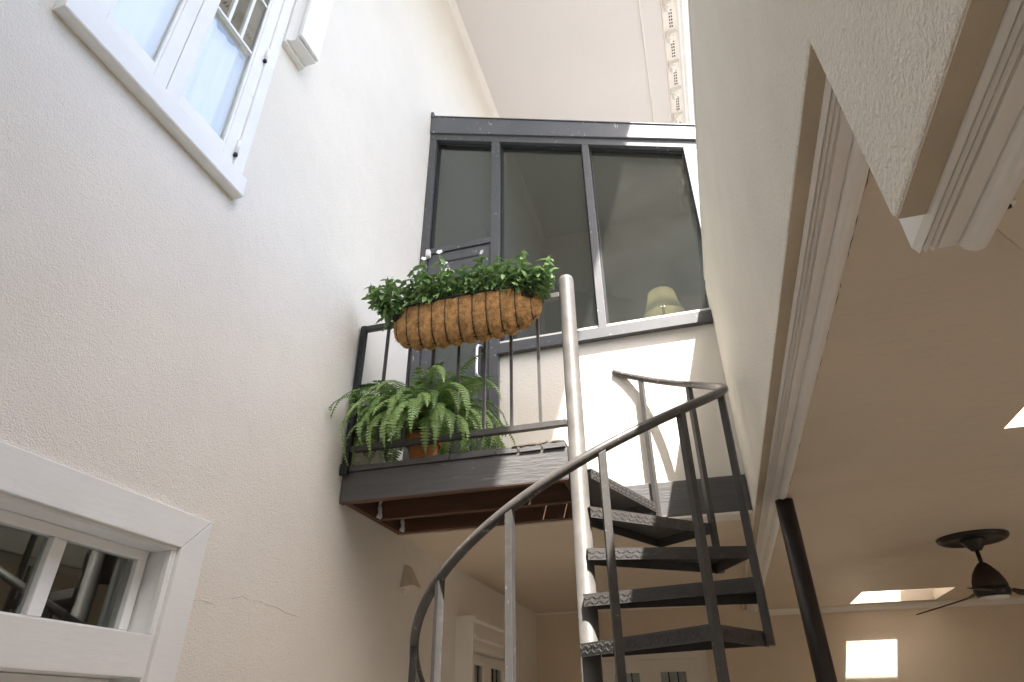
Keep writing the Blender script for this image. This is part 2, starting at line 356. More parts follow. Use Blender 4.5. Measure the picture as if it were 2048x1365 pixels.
def bracket_mesh():
    pr = [(0, 0), (0, -.08), (.012, -.12), (.035, -.135), (.055, -.115), (.06, -.085), (.075, -.07), (.10, -.075), (.12, -.06), (.135, -.035), (.14, 0)]
    b = MB(); b.prism([(.595+x, z) for x, z in pr], 'y', -.055, .055)
    b.prism([(.605+x*.8, z*1.22) for x, z in pr], 'y', -.03, .03)
    return b.mesh('bracket', M_trim)
bme = bracket_mesh(); hm = MB()
for i in range(5):
    for j in range(2): hm.box(.655+j*.032, .672+j*.032, -.15+i*.062-.012, -.15+i*.062+.012, -.0165, -.0125)
k = 0; yb = 4.96-.452*12
while yb < EY1-.2:
    if yb > EY0+.1:
        o = bpy.data.objects.new('bracket', bme); o.location = (0, yb, ZC-.012); o.parent = ev; C.objects.link(o)
        b = MB()
        for i in range(6):
            for j in range(2): b.box(.650+j*.026, .666+j*.026, yb+.095+i*.046, yb+.095+i*.046+.024, ZC-.0165, ZC-.0118)
        b.build('vent_hole_shade', M_dark, ev, kind='stuff')  # solid dark boxes standing in for the shade inside the vent holes
    yb += .452
# left cornice trim of the high ceiling
MB().prism([(XL+.001, ZC-.001), (XL+.001, ZC-.075), (XL+.02, ZC-.07), (XL+.035, ZC-.035), (XL+.075, ZC-.02), (XL+.085, ZC-.001)], 'y', YN, YU).build('cornice_trim', M_trim, lw)

# ------------------------------------------------------------------ upper casement window on the left wall
uw = thing('casement_window', 'white timber casement window with thick sill high on the stucco wall', 'window')
MB().prism([(XL+.001, 3.822), (XL+.058, 3.822), (XL+.062, 3.830), (XL+.056, 3.945), (XL+.001, 3.985)], 'y', .815, 1.852).build('sill', M_white, uw, bevel=.004)
for (y0, y1) in ((.838, .905), (1.772, 1.842)): bx('casing', M_white, uw, XL+.001, XL+.026, y0, y1, 3.975, 6.4, bevel=.004)
bx('casing', M_white, uw, XL+.0015, XL+.0255, .905, 1.772, 6.30, 6.4)
for k, (y0, y1) in enumerate(((.905, 1.311), (1.315, 1.772))):
    s_ = MB(); x0, x1 = XL-.035, XL+.012; st = .072
    s_.box(x0, x1, y0, y0+st, 3.96, 6.29).box(x0, x1, y1-st, y1, 3.96, 6.29).box(x0+.001, x1-.001, y0+st, y1-st, 3.96, 4.06).box(x0+.001, x1-.001, y0+st, y1-st, 6.2, 6.29)
    so_ = s_.build('sash', M_white, uw, bevel=.004)
    MB().box(XL-.017, XL-.012, y0+st-.004, y1-st+.004, 4.055, 6.205).build('pane', M_sheen, so_)
    b = MB(); 
    for i in range(9):                                        # moulded inner bead
        pass
    b.box(x1-.02, x1-.008, y0+st, y0+st+.012, 4.06, 6.2).box(x1-.02, x1-.008, y1-st-.012, y1-st, 4.06, 6.2).box(x1-.02, x1-.0085, y0+st+.012, y1-st-.012, 4.06, 4.072)
    b.build('bead', M_white, so_)
    ym = (y0+y1)/2
    for yy in (ym-.052, ym+.052): bx('glazing_bar', M_white, so_, XL-.03, XL-.006, yy-.009, yy+.009, 4.80, 6.2)
    for zz in (4.80, 5.25, 5.7): bx('glazing_bar', M_white, so_, XL-.029, XL-.0065, y0+st, y1-st, zz-.009, zz+.009)
for (yy, zz) in ((1.765, 4.06), (1.765, 4.83)):
    hg = MB().tube([(XL+.022, yy, zz), (XL+.022, yy, zz+.10)], .009, 10).build('hinge', M_white, uw)
    MB().tube([(XL+.022, yy, zz-.018), (XL+.022, yy, zz-.002)], .011, 10).build('hinge_pin', M_blackiron, hg)
cu = MB(); pts = []
N = 120
for i in range(N+1):
    y = .90+.875*i/N; pts.append((XL-.075+.007*math.sin(y*70)+.006*math.sin(y*31+1), y))
for i in range(N):
    (xa, ya), (xb, yb_) = pts[i], pts[i+1]
    cu.add([(xa, ya, 3.97), (xb, yb_, 3.97), (xb, yb_, 4.79), (xa, ya, 4.79)], [(0, 1, 2, 3)], True)
cu.build('curtain', M_curtain, uw)
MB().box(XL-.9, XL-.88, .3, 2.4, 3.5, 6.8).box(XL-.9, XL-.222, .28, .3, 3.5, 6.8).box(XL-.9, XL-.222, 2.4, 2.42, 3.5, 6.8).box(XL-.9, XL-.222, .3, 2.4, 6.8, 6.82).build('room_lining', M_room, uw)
# moulded strip beside it
ms = thing('moulded_strip', 'white moulded vertical strip ending in a cut foot beside the casement window', 'moulding')
pr = [(XL+.001, 1.846), (XL+.035, 1.846), (XL+.040, 1.862), (XL+.060, 1.866), (XL+.095, 1.876), (XL+.128, 1.868), (XL+.135, 1.885), (XL+.150, 1.885), (XL+.150, 2.09), (XL+.135, 2.09), (XL+.128, 2.10), (XL+.04, 2.055), (XL+.001, 2.055)]
MB().prism([(XL+.001, 1.847), (XL+.038, 1.847), (XL+.038, 2.053), (XL+.001, 2.053)], 'z', 5.128, ZC-.08).build('back_board', M_white, ms, bevel=.003)
MB().prism([(XL+.0385, 1.852), (XL+.06, 1.866), (XL+.085, 1.872), (XL+.112, 1.862), (XL+.118, 2.05), (XL+.0385, 2.05)], 'z', 5.15, ZC-.08, smooth=False).build('cove', M_white, ms)
MB().prism([(XL+.1185, 1.858), (XL+.14, 1.862), (XL+.14, 2.05), (XL+.1185, 2.05)], 'z', 5.165, ZC-.08).build('fillet', M_white, ms, bevel=.003)

# ------------------------------------------------------------------ transom door on the left wall
td = thing('transom_door', 'white framed doorway with two-pane transom light low on the stucco wall', 'door')
px = XL+.03
MB().prism([(.40, 2.29), (2.205, 2.29), (2.072, 2.156), (.40, 2.156)], 'x', XL+.001, px).build('head_casing', M_white, td, bevel=.003)
MB().prism([(2.2065, 2.2885), (2.2065, 0), (2.073, 0), (2.073, 2.155)], 'x', XL+.001, px-.001).build('side_casing', M_white, td, bevel=.003)
bx('side_casing', M_white, td, XL+.001, px, .49, .619, 0, 2.1555, bevel=.003)
bx('head_lining', M_white, td, XL-.16, XL+.012, .622, 2.070, 2.143, 2.1545); bx('side_lining', M_white, td, XL-.16, XL+.012, 2.058, 2.0705, .01, 2.142); bx('side_lining', M_white, td, XL-.16, XL+.012, .6215, .634, .01, 2.142)
bx('stop_bead', M_white, td, XL-.012, XL+.010, 2.046, 2.0575, 1.845, 2.142)
bx('transom_rail', M_white, td, XL-.16, XL+.022, .635, 2.0575, 1.700, 1.838, bevel=.003)
sh = thing; sx0, sx1 = XL-.135, XL-.095
fr = MB().box(sx0, sx1, .636, 2.046, 2.105, 2.142).box(sx0, sx1, .636, 2.046, 1.8385, 1.858).box(sx0, sx1, 2.005, 2.0455, 1.858, 2.105).box(sx0, sx1, .636, .68, 1.858, 2.105)
fr = fr.build('sash_frame', M_white, td, bevel=.003)
for y in (1.66, 1.19): bx('mullion', M_white, fr, sx0-.001, sx1+.004, y-.026, y+.026, 1.858, 2.105, bevel=.004)
for (a, b) in ((1.688, 2.003), (1.218, 1.632), (.682, 1.162)): bx('pane', M_clear, fr, sx0+.014, sx0+.018, a, b, 1.86, 2.103)
MB().box(sx0, sx1-.01, .636, 2.045, .02, 1.698).build('door_leaf', M_white, td, bevel=.003)
MB().box(XL-1.8, XL-1.78, -.2, 3.2, 0, 3).box(XL-1.8, XL-.222, 3.2, 3.22, 0, 3).box(XL-1.8, XL-.222, -.22, -.2, 0, 3).box(XL-1.8, XL-.222, -.2, 3.2, 3, 3.02).build('room_lining', M_interior, td)
# ------------------------------------------------------------------ glazed screen with door
gs = thing('glazed_screen', 'charcoal framed glazed screen with sloping top above the timber landing', 'glazed screen')
def zt(x): return 6.928-(x+2.0)*.4055           # top of flashing
def zfb(x): return 6.690-(x+2.0)*.3750          # bottom of flashing
def zhb(x): return 6.608-(x+2.0)*.3760          # bottom of head frame
XJ = .515
MB().prism([(XL+.003, zfb(XL)), (XJ, zfb(XJ)), (XJ, zt(XJ)), (XL+.003, zt(XL))], 'y', YG-.05, YG+.10).build('flashing', M_fascia, gs, bevel=.004)
MB().prism([(XL+.004, zt(XL)+.001), (XJ+.01, zt(XJ)+.001), (XJ+.01, zt(XJ)+.010), (XL+.004, zt(XL)+.010)], 'y', YG-.058, YG+.12).build('capping', M_fascia, gs)
bx('corner_tab', M_fascia, gs, XL+.003, XL+.03, YG-.06, YG+.02, zt(XL)-.02, zt(XL)+.055)
MB().prism([(XL+.003, zhb(XL)), (XJ-.001, zhb(XJ)), (XJ-.001, zfb(XJ)-.001), (XL+.003, zfb(XL)-.001)], 'y', YG-.03, YG+.07).build('head_frame', M_frame, gs, bevel=.003)
def upright(name, x0, x1, z0, par=gs, y0=YG-.03, y1=YG+.07, lean=0):
    return MB().prism([(x0-lean, z0), (x1-lean, z0), (x1, zhb(x1)-.001), (x0, zhb(x0)-.001)], 'y', y0, y1).build(name, M_frame, par, bevel=.003)
upright('jamb', XL+.004, XL+.072, 2.885)
upright('mullion', -1.342, -1.262, 2.885)
upright('mullion', -.482, -.422, 4.061)
upright('jamb', .372, XJ-.002, ZP+.036, lean=.0)
MB().prism([(-1.2615, 3.975), (.3715, 3.975), (.3715, 4.06), (-1.2615, 4.06)], 'y', YG-.04, YG+.07).build('sill', M_frame, gs, bevel=.003)
bx('sill_drip', M_frame, gs, -1.27, .36, YG-.052, YG-.001, 3.964, 3.9745)
def glass(x0, x1, z0, lab, par=gs, zt_=None):
    f1 = zt_ if zt_ else None
    MB().prism([(x0, z0), (x1, z0), (x1, (f1 or zhb(x1)-.001)), (x0, (f1 or zhb(x0)-.001))], 'y', YG+.040, YG+.046).build('pane', M_tint, par)
glass(-1.2605, -.4825, 4.0605, ''); glass(-.4215, .3715, 4.0605, '')
glass(-1.927, -1.3425, 5.165, '')
def bead(x0, x1, z0):       # dark gasket line
    b = MB(); g = .014
    b.prism([(x0, z0), (x0+g, z0), (x0+g, zhb(x0+g)-.004), (x0, zhb(x0)-.004)], 'y', YG+.012, YG+.038)
    b.prism([(x1-g, z0), (x1, z0), (x1, zhb(x1)-.004), (x1-g, zhb(x1-g)-.004)], 'y', YG+.012, YG+.038)
    b.prism([(x0+g, zhb(x0+g)-.03), (x1-g, zhb(x1-g)-.03), (x1-g, zhb(x1-g)-.004), (x0+g, zhb(x0+g)-.004)], 'y', YG+.012, YG+.038)
    b.build('gasket', M_blackiron, gs)
bead(-1.261, -.483, 4.061); bead(-.421, .371, 4.061); bead(-1.926, -1.343, 5.166)
bx('door_head', M_frame, gs, XL+.073, -1.343, YG-.028, YG+.068, 5.105, 5.165, bevel=.003)
dr = MB(); d0, d1 = XL+.078, -1.348
dr.box(d0, d0+.085, YG-.015, YG+.035, 2.90, 5.098).box(d1-.085, d1, YG-.015, YG+.035, 2.90, 5.098)
dr.box(d0+.085, d1-.085, YG-.0145, YG+.0345, 4.80, 5.098).box(d0+.085, d1-.085, YG-.0145, YG+.0345, 2.90, 3.06)
dr = dr.build('door', M_frame, gs, bevel=.003)
MB().box(d0+.086, d1-.086, YG+.006, YG+.012, 3.061, 4.799).build('pane', M_tint, dr)
bx('slot', M_blackiron, dr, d0+.10, d1-.10, YG-.017, YG-.0146, 4.985, 5.003)
hx = -1.392
MB().tube([(hx, YG-.014, 3.775), (hx-.01, YG-.05, 3.775), (hx-.025, YG-.075, 3.785), (hx-.03, YG-.08, 3.81), (hx-.03, YG-.08, 4.02), (hx-.025, YG-.075, 4.045), (hx-.01, YG-.05, 4.055), (hx, YG-.014, 4.055)], .0125, 12).build('handle', M_steel, dr)
MB().box(hx-.018, hx+.018, YG-.021, YG-.0151, 3.70, 4.06).build('lock_plate', M_blackiron, dr, bevel=.008)
MB().tube([(hx+.02, YG-.015, 4.155), (hx+.02, YG-.04, 4.155)], .021, 14).build('lock', M_steel, dr)
bx('door_closer', M_plastic, gs, XL+.074, XL+.112, YG-.075, YG-.03, 5.05, 5.125, bevel=.008)
# upper room behind the glass
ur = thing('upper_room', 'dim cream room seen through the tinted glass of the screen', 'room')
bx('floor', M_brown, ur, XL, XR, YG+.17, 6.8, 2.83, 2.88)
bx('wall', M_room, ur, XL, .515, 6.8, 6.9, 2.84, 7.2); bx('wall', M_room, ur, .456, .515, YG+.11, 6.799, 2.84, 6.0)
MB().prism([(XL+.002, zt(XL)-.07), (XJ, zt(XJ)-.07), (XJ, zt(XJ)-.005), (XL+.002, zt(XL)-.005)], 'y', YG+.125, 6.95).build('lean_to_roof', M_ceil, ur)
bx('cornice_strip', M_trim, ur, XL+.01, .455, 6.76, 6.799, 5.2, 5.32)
fl = thing('floor_lamp', 'standing lamp with flared fabric shade glowing behind the tinted glass', 'lamp')
lc = (.0, 4.72); lz = 4.56
MB().lathe([(.001, 2.882), (.14, 2.882), (.14, 2.90), (.02, 2.93), (.012, 3.0), (.012, lz+.16), (.001, lz+.165)], lc, 20).build('stand', M_blackiron, fl)
b = MB(); prof = [(.190, lz-.03), (.158, lz+.05), (.134, lz+.13), (.116, lz+.22)]
seg = 16; vs = [(lc[0]+r*math.cos(2*math.pi*i/seg), lc[1]+r*math.sin(2*math.pi*i/seg), z) for r, z in prof for i in range(seg)]
b.add(vs, [(j*seg+i, j*seg+(i+1) % seg, (j+1)*seg+(i+1) % seg, (j+1)*seg+i) for j in range(3) for i in range(seg)], True)
mt, t, bs = _new('lamp shade fabric'); bs.inputs['Base Color'].default_value = (.72, .71, .60, 1); bs.inputs['Roughness'].default_value = .9
tr = t.nodes.new('ShaderNodeBsdfTranslucent'); tr.inputs[0].default_value = (.78, .74, .60, 1); mx = t.nodes.new('ShaderNodeMixShader'); mx.inputs[0].default_value = .45
t.links.new(bs.outputs[0], mx.inputs[1]); t.links.new(tr.outputs[0], mx.inputs[2]); t.links.new(mx.outputs[0], t.nodes['Material Output'].inputs[0])
b.build('lamp_shade', mt, fl)
mt, t, bs = _new('lit bulb'); bs.inputs['Emission Color'].default_value = (1, .78, .48, 1); bs.inputs['Emission Strength'].default_value = 12
MB().lathe([(.001, lz+.085), (.022, lz+.10), (.03, lz+.125), (.02, lz+.155), (.001, lz+.16)], lc, 12).build('bulb', mt, fl)

# ------------------------------------------------------------------ timber landing
dk = thing('timber_landing', 'charcoal painted timber landing with brown joists underneath the glazed screen', 'landing')
DX1 = -.622; ZD = 2.88
MB().box(XL+.004, DX1, 3.2, 3.246, 2.664, 2.842).build('front_beam', M_deckpaint, dk, bevel=.004)
bx('beam_underside', M_brown, dk, XL+.005, DX1-.002, 3.2015, 3.2445, 2.661, 2.6638)
bx('joist', M_brown, dk, XL+.046, DX1-.044, 3.615, 3.66, 2.672, 2.838)
bx('rim_joist', M_brown, dk, XL+.004, XL+.044, 3.248, 3.998, 2.672, 2.838); bx('rim_joist', M_brown, dk, DX1-.042, DX1, 3.248, 3.998, 2.668, 2.838)
lg = bx('ledger', M_brown, dk, XL+.0445, DX1-.0425, 3.955, 3.998, 2.672, 2.838)
bx('ledger', M_deckpaint, dk, DX1+.001, XR-.004, 3.955, 3.997, 2.622, 2.842, bevel=.004)
for (y, z) in ((3.60, 2.70), (3.94, 2.70)):
    b = MB(); N_ = 9
    ring = [(XL+.058+.006*math.sin(i*.9)+.001*i, y-.002, z-.026+i*.0165) for i in range(N_)]
    b.tube(ring, [.017-.010*i/N_+.003*math.sin(i*2.1) for i in range(N_)], 7); b.build('foam_filler', M_plastic, dk)
nb = 10; bwid = (DX1-XL-.006)/nb; rnd = random.Random(3)
for i in range(nb):
    x0 = XL+.004+i*bwid; y0 = 3.193-rnd.uniform(0, .010)
    g_ = .008 if i > 6 else .0012; MB().box(x0+g_, x0+bwid-g_, y0, 3.985, 2.8435+rnd.uniform(0, .002), ZD+rnd.uniform(-.004, .003)).build('board', M_deckpaint, dk, bevel=.0012)
for i in range(16):       # splintered top edge by the pole
    x = DX1-.30+.018*i; 
    MB().obox((x, 3.196-rnd.uniform(0, .006), ZD-.001+rnd.uniform(0, .004)), (rnd.uniform(.006, .022), 0, rnd.uniform(-.002, .002)), (0, .006, 0), (0, 0, rnd.uniform(.002, .006))).build('splinter', M_bare, dk)
# ------------------------------------------------------------------ landing railing
rl = thing('landing_railing', 'dark square-bar steel railing along the front of the timber landing', 'railing')
YR = 3.185
bx('post', M_blackiron, rl, XL+.012, XL+.050, YR-.019, YR+.019, 2.83, 3.868, bevel=.003)
bx('foot_clip', M_blackiron, rl, XL+.004, XL+.052, YR-.028, YR-.0195, 2.815, 2.885, bevel=.003)
bx('top_rail', M_iron, rl, XL+.051, -.612, YR-.018, YR+.018, 3.828, 3.864, bevel=.003)
bx('bottom_rail', M_iron, rl, XL+.051, -.612, YR-.018, YR+.018, 2.962, 2.998, bevel=.003)
for i in range(7):
    x = XL+.045+.1705*(i+1)
    MB().box(x-.0085, x+.0085, YR-.0085, YR+.0085, 2.9985, 3.8275).build('baluster', M_iron, rl)

# ------------------------------------------------------------------ spiral staircase
st = thing('spiral_staircase', 'dark steel spiral staircase with chequer plate treads winding round a thick pole', 'staircase')
PX, PY, RR = -.567, 3.2, .81
pr = [(.001, 0), (.10, 0), (.10, .012), (.047, .013)]
pr += [(.047, 3.955), (.045, 3.972), (.040, 3.985), (.028, 3.993), (.001, 3.996)]
MB().lathe(pr, (PX, PY), 36).build('pole', surf('pole paint', (.105, .098, .092), .5, .25, 10, spec=.3, bump=[(90, .0007, I3), (14, .0015, I3)], speck=(36, .67, (.24, .23, .22))), st)
def pol(a, r): return Vector((PX+r*math.cos(a), PY+r*math.sin(a), 0))
A0, DA, Z0, DZ = 65.0, 27.6, 2.703, .2105
lug_rnd = random.Random(5)
def tread(k):
    a = R(A0-DA*k); b_ = a+R(29); z = Z0-DZ*k
    if z < .1: return
    i0, tip, bk, i1 = pol(a-R(78), .072), pol(a, .80), pol(b_, .80), pol(b_+R(60), .060)
    pl = [i0, tip, bk, i1]
    t = MB()
    t.prism([(p.x, p.y) for p in pl], 'z', z-.005, z)
    for p, q, h in ((i0, tip, .050), (tip, bk, .050), (bk, i1, .045)):
        d = (q-p).normalized(); nrm = Vector((d.y, -d.x, 0))
        c = (p+q)/2-nrm*.0032+Vector((0, 0, z-.0055-h/2)); t.obox(c, d*((q-p).length/2-.0035), nrm*.003, Vector((0, 0, h/2)))
    o = t.build('tread', M_iron, st)
    g = MB(); d = (tip-i0).normalized(); nrm = Vector((d.y, -d.x, 0)); L = (tip-i0).length
    n_ = int(L/.024)
    for i in range(n_):
        for row in (0, 1):
            s = (i+.5+.5*row)*.024; 
            if s > L-.012: continue
            sg = 1 if (i+row) % 2 else -1
            ax = (d*.8+Vector((0, 0, 1))*sg*.7).normalized(); az = nrm.cross(ax).normalized()
            g.obox(i0+d*s+nrm*.0002+Vector((0, 0, z-.017-row*.022)), ax*.010, az*.0028, nrm*.0022)
    d = (bk-tip).normalized(); nrm = Vector((d.y, -d.x, 0)); L = (bk-tip).length
    for i in range(int(L/.024)):
        s = (i+.5)*.024; sg = 1 if i % 2 else -1; ax = (d*.8+Vector((0, 0, 1))*sg*.7).normalized(); az = nrm.cross(ax).normalized()
        g.obox(tip+d*s+nrm*.0002+Vector((0, 0, z-.028)), ax*.011, az*.003, nrm*.0022)
    g.build('plate_lugs', M_iron, o, kind='stuff')
for k in range(13): tread(k)
def hz(deg): return 3.073+.445*R(deg)
hp = [pol(R(d), RR)+Vector((0, 0, hz(d))) for d in [79-2.5*i for i in range(140)]]
MB().tube(hp, .0215, 14).build('handrail', M_rail, st)
for k in range(12):
    a = A0-DA*k; p = pol(R(a), RR); zt_ = hz(a)-.016; zb = max(Z0-DZ*(k+1)-.052, 0)
    er = Vector((math.cos(R(a)), math.sin(R(a)), 0)); et = Vector((-er.y, er.x, 0)); h = .0155
    sl = .445/RR*h
    vs = [p+er*i*h+et*j*h+Vector((0, 0, zb)) for i, j in ((-1, -1), (1, -1), (1, 1), (-1, 1))]+[p+er*i*h+et*j*h+Vector((0, 0, zt_+j*sl)) for i, j in ((-1, -1), (1, -1), (1, 1), (-1, 1))]
    MB().add(vs, [(0, 3, 2, 1), (4, 5, 6, 7), (0, 1, 5, 4), (1, 2, 6, 5), (2, 3, 7, 6), (3, 0, 4, 7)]).build('baluster', M_iron, st, bevel=.002)

# steel column
cl = thing('steel_column', 'dark round steel column supporting the moulded beam beside the spiral staircase', 'column')
cc = (.462, 3.61)
MB().lathe([(.001, 0), (.046, 0), (.046, ZR-.012), (.001, ZR-.012)], cc, 32).build('shaft', surf('dark column paint', (.034, .027, .025), .4, .25, 9, bump=[(60, .0006, I3), (8, .002, I3)]), cl)
MB().lathe([(.001, 0), (.085, 0), (.085, .012), (.001, .012)], cc, 24).build('base_plate', M_blackiron, cl)

# ------------------------------------------------------------------ ceiling fan
fc = (1.71, 4.885)
fn = thing('ceiling_fan', 'dark three-blade ceiling fan with round plate and light on the side room ceiling', 'ceiling fan')
MB().lathe([(.001, ZR-.022), (.16, ZR-.022), (.168, ZR-.030), (.185, ZR-.030), (.198, ZR-.022), (.206, ZR-.008), (.206, ZR-.001), (.001, ZR-.001)], fc, 48).build('ceiling_plate', M_fan, fn)
MB().lathe([(.001, ZR-.088), (.030, ZR-.088), (.036, ZR-.080), (.052, ZR-.060), (.072, ZR-.030), (.074, ZR-.0225), (.001, ZR-.0225)], fc, 32).build('canopy', M_fan, fn)
MB().lathe([(.001, 2.38), (.0125, 2.38), (.0125, ZR-.0885), (.001, ZR-.0885)], fc, 16).build('down_rod', M_fan, fn)
MB().lathe([(.001, 2.255), (.092, 2.255), (.098, 2.268), (.092, 2.30), (.074, 2.345), (.046, 2.385), (.022, 2.41), (.001, 2.412)], fc, 36).build('motor_housing', M_fanwood, fn)
MB().lathe([(.001, 2.206), (.088, 2.206), (.098, 2.22), (.102, 2.24), (.099, 2.2545), (.001, 2.2545)], fc, 36).build('switch_housing', M_fan, fn)
MB().lathe([(.001, 2.186), (.04, 2.188), (.07, 2.194), (.084, 2.2055), (.001, 2.2058)], fc, 36).build('light', M_opal, fn)
for a in (123, 243, 3):
    ca, sa = math.cos(R(a)), math.sin(R(a)); er = Vector((ca, sa, 0)); et = Vector((-sa, ca, 0)); c0 = Vector((fc[0], fc[1], 2.238))
    b = MB(); prof = [(.09, .018, .0), (.12, .02, .004), (.15, .036, -.010), (.25, .05, -.022), (.40, .046, -.036), (.56, .036, -.05), (.60, .016, -.054)]
    vs = []
    for (r, hw, dz) in prof:
        for s_, tz in ((-1, -1), (1, -1), (1, 1), (-1, 1)):
            vs.append(c0+er*r+et*(hw*s_)+Vector((0, 0, dz-s_*hw*.20+tz*.003)))
    fs = [(i*4+k, i*4+(k+1) % 4, (i+1)*4+(k+1) % 4, (i+1)*4+k) for i in range(len(prof)-1) for k in range(4)]+[(0, 1, 2, 3), tuple(len(vs)-4+k for k in (3, 2, 1, 0))]
    b.add(vs, fs).build('blade', M_fan, fn)

# ------------------------------------------------------------------ wall sconces, lower doors
M_sconce = surf('beige sconce plaster', (.56, .49, .40), .7, .05, 9)
def sconce(y, z, lab, k=1.0):
    s_ = thing('wall_sconce', lab, 'wall light')
    MB().add([(XL+.001, y-.055*k, z+.085*k), (XL+.001, y+.055*k, z+.085*k), (XL+.001, y-.085*k, z-.07*k), (XL+.001, y+.085*k, z-.07*k),
              (XL+.018*k, y-.04*k, z+.085*k), (XL+.018*k, y+.04*k, z+.085*k), (XL+.085*k, y-.075*k, z-.055*k), (XL+.085*k, y+.075*k, z-.055*k)],
             [(0, 1, 5, 4), (4, 5, 7, 6), (0, 4, 6, 2), (1, 3, 7, 5), (2, 6, 7, 3), (0, 2, 3, 1)]).build('shade', M_sconce, s_, bevel=.003)
    bx('back_plate', M_trim, s_, XL+.0005, XL+.006, y-.03*k, y+.03*k, z-.10*k, z-.071*k)
sconce(4.19, 2.415, 'small wedge wall light just under the landing')
sconce(6.62, 2.31, 'small wedge wall light past the moulded side door', .9)
sd = thing('side_door', 'deep moulded door case with leaded glass door on the wall beneath the landing', 'door')
XC = -1.849; DY0, DY1 = 5.17, 6.42
bx('case_side', M_trim, sd, XL+.001, XC, DY0, DY0+.03, 0, 2.303, bevel=.003); bx('case_side', M_trim, sd, XL+.001, XC, DY1-.03, DY1, 0, 2.303, bevel=.003)
bx('case_head', M_trim, sd, XL+.001, XC-.001, DY0+.03, DY1-.03, 2.06, 2.302)
MB().prism([(XC-.0005, 2.29), (XC+.02, 2.29), (XC+.022, 2.275), (XC+.010, 2.262), (XC-.0005, 2.255)], 'y', DY0+.002, DY1-.002).build('cornice', M_trim, sd)
MB().prism([(XC-.0005, 2.165), (XC+.014, 2.160), (XC+.014, 2.148), (XC+.004, 2.135), (XC-.0005, 2.13)], 'y', DY0+.03, DY1-.03).build('cornice', M_trim, sd)
for y0 in (DY0+.031, DY1-.111): bx('architrave', M_trim, sd, XL+.05, XC-.02, y0, y0+.08, 0, 2.0595, bevel=.006)
for (y0, y1) in ((DY0+.112, 5.79), (5.794, DY1-.112)):
    lf = MB(); x0, x1 = XL+.03, XL+.07
    lf.box(x0, x1, y0, y0+.09, .02, 2.05).box(x0, x1, y1-.09, y1, .02, 2.05).box(x0, x1, y0+.09, y1-.09, 1.97, 2.05).box(x0, x1, y0+.09, y1-.09, .02, .9)
    lf = lf.build('door_leaf', M_trim, sd, bevel=.004)
    bx('pane', M_lead, lf, x0+.015, x0+.02, y0+.09, y1-.09, .9, 1.97)
    b = MB()
    for zz in (1.55, 1.82, 1.25): b.box(x0+.012, x0+.024, y0+.09, y1-.09, zz-.006, zz+.006)
    for yy in ((y0+y1)/2-.06, (y0+y1)/2+.06): b.box(x0+.0125, x0+.0235, yy-.006, yy+.006, .9, 1.97)
    b.build('lead_came', M_blackiron, lf)
bd = thing('back_door', 'panelled double door with small leaded lights in the beige back wall', 'door')
bx_ = lambda n, m_, p, *a, bevel=0: bx(n, m_, p, *a, bevel=bevel)
X0, X1 = -1.36, -.13
MB().prism([(X0, 0), (X0, 2.26), (X1, 2.26), (X1, 0), (X1-.02, 0), (X1-.02, 2.24), (X0+.02, 2.24), (X0+.02, 0)], 'y', YB-.05, YB-.001).build('architrave', M_trim, bd)
MB().prism([(X0+.021, 0), (X0+.021, 2.239), (X1-.021, 2.239), (X1-.021, 0), (X1-.10, 0), (X1-.10, 2.16), (X0+.10, 2.16), (X0+.10, 0)], 'y', YB-.034, YB-.001).build('architrave', M_trim, bd)
MB().prism([(X0+.101, 0), (X0+.101, 2.159), (X1-.101, 2.159), (X1-.101, 0), (X1-.125, 0), (X1-.125, 2.135), (X0+.125, 2.135), (X0+.125, 0)], 'y', YB-.042, YB-.001).build('architrave', M_trim, bd)
xm = (X0+X1)/2
for (x0, x1) in ((X0+.127, xm-.002), (xm+.002, X1-.127)):
    a0, a1 = x0+.11, x1-.11
    lf = MB().sheet('y', YB-.026, YB-.004, (x0, x1), (.02, 2.132), [(a0, a1, 1.45, 2.012), (a0, a1, .3, 1.2)]).build('door_leaf', M_trim, bd)
    bx('pane', M_lead, lf, a0, a1, YB-.018, YB-.014, 1.45, 2.012)
    bx('panel', M_trim, lf, a0, a1, YB-.016, YB-.008, .3, 1.2)
    b = MB()
    for xx in (a0+.085, a1-.085): b.box(xx-.006, xx+.006, YB-.024, YB-.0185, 1.45, 2.012)
    for zz in (1.90, 1.62): b.box(a0, a1, YB-.0235, YB-.019, zz-.006, zz+.006)
    b.build('lead_came', M_blackiron, lf)
    bx('backing', M_plastic, lf, a0, a1, YB-.0075, YB-.0045, 1.45, 2.012)

# ------------------------------------------------------------------ trough basket
tb = thing('trough_basket', 'black wire trough basket with brown coir liner hung on the landing railing', 'basket')
BXC, BH, BYB, BYF, BZT, BZB = -1.200, .492, 3.160, 2.955, 3.80, 3.548
nw_ = 11; wx = [BXC-BH*.90+2*BH*.90*i/(nw_-1) for i in range(nw_)]
def sect(x, t, off=0):
    """t 0..1 from front rim under to back rim"""
    e = abs(x-BXC)/BH; k = max(0, 1-e**4.2)**.5
    a = math.pi*t
    yc = (BYF+BYB)/2; hy = (BYB-BYF)/2
    yy = yc+ (BYB-yc)*(1-k)*.5 - math.cos(a)*(hy*(k*.92+.08))*(1+off) ; zz = BZT-(math.sin(a)**.72 if math.sin(a) > 0 else 0)*(BZT-BZB)*(k*.8+.2)*(1+off)
    return Vector((x, yy, zz))
b = MB(); NX, NT = 150, 26; rn = random.Random(11); vs = []
